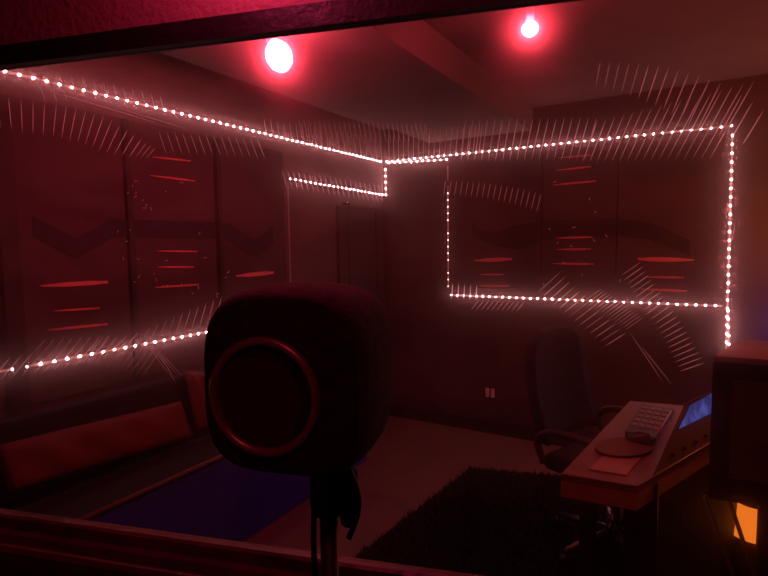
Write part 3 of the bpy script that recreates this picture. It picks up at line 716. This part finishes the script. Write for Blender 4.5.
wl = bpy.data.lights.new('warm_lamp', 'POINT'); wl.color = (1, .27, .06); wl.energy = 19; wl.shadow_soft_size = .06
wo = bpy.data.objects.new('warm_lamp', wl); COL.objects.link(wo); wo.location = (.80, 3.35, 1.55)

# ------------------------------------------------------------------ microphone in its foam shield
mc_ = at_depth(306.5, 372, .60)
tow = -fh; ang = math.radians(-15)                              # front turns to the singer's side (left)
fn_ = Matrix.Rotation(ang, 3, 'Z') @ tow
if (fn_.dot(right) > 0): fn_ = Matrix.Rotation(-ang, 3, 'Z') @ tow
fn_ = (fn_ + Vector((0, 0, .02))).normalized()
rt = Vector((0, 0, 1)).cross(fn_).normalized(); upv = fn_.cross(rt)
root = thing('studio_microphone', (mc_.x, mc_.y, mc_.z - .12), 'black foam-shielded studio microphone with round ringed front in the foreground', 'microphone')
mm = MB(); bmesh.ops.create_cube(mm.bm, size=2); bmesh.ops.subdivide_edges(mm.bm, edges=mm.bm.edges[:], cuts=22, use_grid_fill=True)
HW, HH, HD = .093, .0985, .100; FRONT = .074
for v in mm.bm.verts:
    x, y, z = v.co; pw = 3.6
    L = (abs(x) ** pw + abs(y) ** pw + abs(z) ** pw) ** (1 / pw); d = v.co / L
    a, b, c = d.x * HW, d.y * HH, d.z * HD
    # slightly domed crown, tucked lower back
    if b > 0: b += .004 * (1 - (a / HW) ** 2)
    if c < 0: k = 1 - .10 * (-c / HD) ** 2; a *= k; b *= k
    if c > FRONT: c = FRONT + (c - FRONT) * .15
    v.co = mc_ + rt * a + upv * b + fn_ * c
mm.build('foam_shield', M['black_matte'], root, smooth=True)
fc = mc_ + fn_ * (FRONT + .003)
fc = fc + upv * -.009 - rt * .013 
R_ = .0565
mm = MB(); N_ = 64; prof = [(-.0045, -.004), (-.0045, .003), (-.002, .0062), (.0015, .0066), (.0045, .004), (.0052, -.004)]
rings = []
for k in range(N_):
    a = 2 * math.pi * k / N_; dv = rt * math.cos(a) + upv * math.sin(a)
    rings.append([mm.bm.verts.new(fc + dv * (R_ + p) + fn_ * h) for p, h in prof])
for k in range(N_):
    for i in range(len(prof) - 1): mm.bm.faces.new((rings[k][i], rings[(k + 1) % N_][i], rings[(k + 1) % N_][i + 1], rings[k][i + 1]))
mm.build('pop_filter_ring', M['ring'], root, smooth=True, label='reddish shiny ring')
mm = MB(); mm.lathe([(0, .0012), (R_ * .6, .001), (R_ - .003, .0005)], fc, fn_, 48); mm.build('pop_filter_mesh', M['mesh_cloth'], root)
# microphone body below the shield
bt = mc_ - upv * HH
mm = MB(); mm.lathe([(0, .03), (.021, .03), (.021, -.055), (.019, -.066), (.010, -.070), (0, -.070)], Vector((bt.x + right.x * .022, bt.y + right.y * .022, bt.z)), (0, 0, 1), 28); mm.build('microphone_body', M['black'], root)
# stand
sp_ = Vector((bt.x + right.x * .022, bt.y + right.y * .022, 0)); zt3 = bt.z - .062
st_ = thing('microphone_stand', sp_, 'dark metal microphone stand in front of the window sill', 'stand')
mm = MB(); mm.tube([sp_ + Vector((0, 0, .02)), sp_ + Vector((0, 0, zt3 - .01))], .0105, 16); mm.build('pole', mat('stand_pole', (.10, .055, .055), .5, metal=.5), st_)
mm = MB(); mm.lathe([(0, 0), (.13, 0), (.13, .012), (.02, .03), (0, .03)], sp_ + Vector((0, 0, .002)), (0, 0, 1), 32); mm.build('base', M['black'], st_)
mm = MB(); mm.box(sp_ + right * .024 + Vector((0, 0, zt3 + .015)), (.02, .02, .075), bev=.008); mm.tube([sp_ + Vector((0, 0, zt3 + .012)), sp_ + right * .03 + Vector((0, 0, zt3 + .012))], .008, 12); mm.build('clamp', M['black'], st_)
# cable
c_ = sp_ + right * .012; tw = -fh
pts = [sp_ - right * .014 + Vector((0, 0, zt3 + .02)) + tw * .012, sp_ - right * .0165 + Vector((0, 0, zt3 - .04)) + tw * .012, sp_ - right * .014 + Vector((0, 0, zt3 - .10)) + tw * .012, sp_ - right * .006 + Vector((0, 0, zt3 - .17)) + tw * .018, sp_ - right * .004 + Vector((0, 0, zt3 - .4)) + tw * .018, sp_ + Vector((0, 0, .05)) + tw * .018, sp_ + tw * .16 + Vector((0, 0, .008))]
q = []
for i in range(len(pts) - 1):
    for k in range(5):
        t = k / 5; a, b, c, d = pts[max(i - 1, 0)], pts[i], pts[i + 1], pts[min(i + 2, len(pts) - 1)]
        q.append(.5 * ((2 * b) + (c - a) * t + (2 * a - 5 * b + 4 * c - d) * t * t + (3 * b - a - 3 * c + d) * t ** 3))
q.append(pts[-1]); mm = MB(); mm.tube(q, .0033, 8); tag(mm.build('microphone_cable', M['black']), 'thin black cable hanging down beside the microphone stand', 'cable')
q = [sp_ + right * (.024 + .012 * math.sin(t * math.pi)) + Vector((0, 0, zt3 + .055 - .085 * t)) + tw * .012 for t in [i / 12 for i in range(13)]]
mm = MB(); mm.tube(q, .0035, 8); mm.build('shock_mount_loop', M['black'], st_)

# ------------------------------------------------------------------ world, colour management
w = bpy.data.worlds.new('world'); sc.world = w; w.use_nodes = True
w.node_tree.nodes['Background'].inputs['Color'].default_value = (0.0, 0.0, 0.0, 1); w.node_tree.nodes['Background'].inputs['Strength'].default_value = 0
sc.view_settings.view_transform = 'Standard'; sc.view_settings.look = 'None'; sc.view_settings.gamma = 1; sc.view_settings.use_curve_mapping = False
sc.view_settings.exposure = 0
cy = sc.cycles
cy.use_denoising = True; cy.max_bounces = 6; cy.diffuse_bounces = 3; cy.glossy_bounces = 3; cy.transmission_bounces = 6; cy.transparent_max_bounces = 24
cy.sample_clamp_indirect = 4; cy.use_light_tree = True; cy.caustics_reflective = False
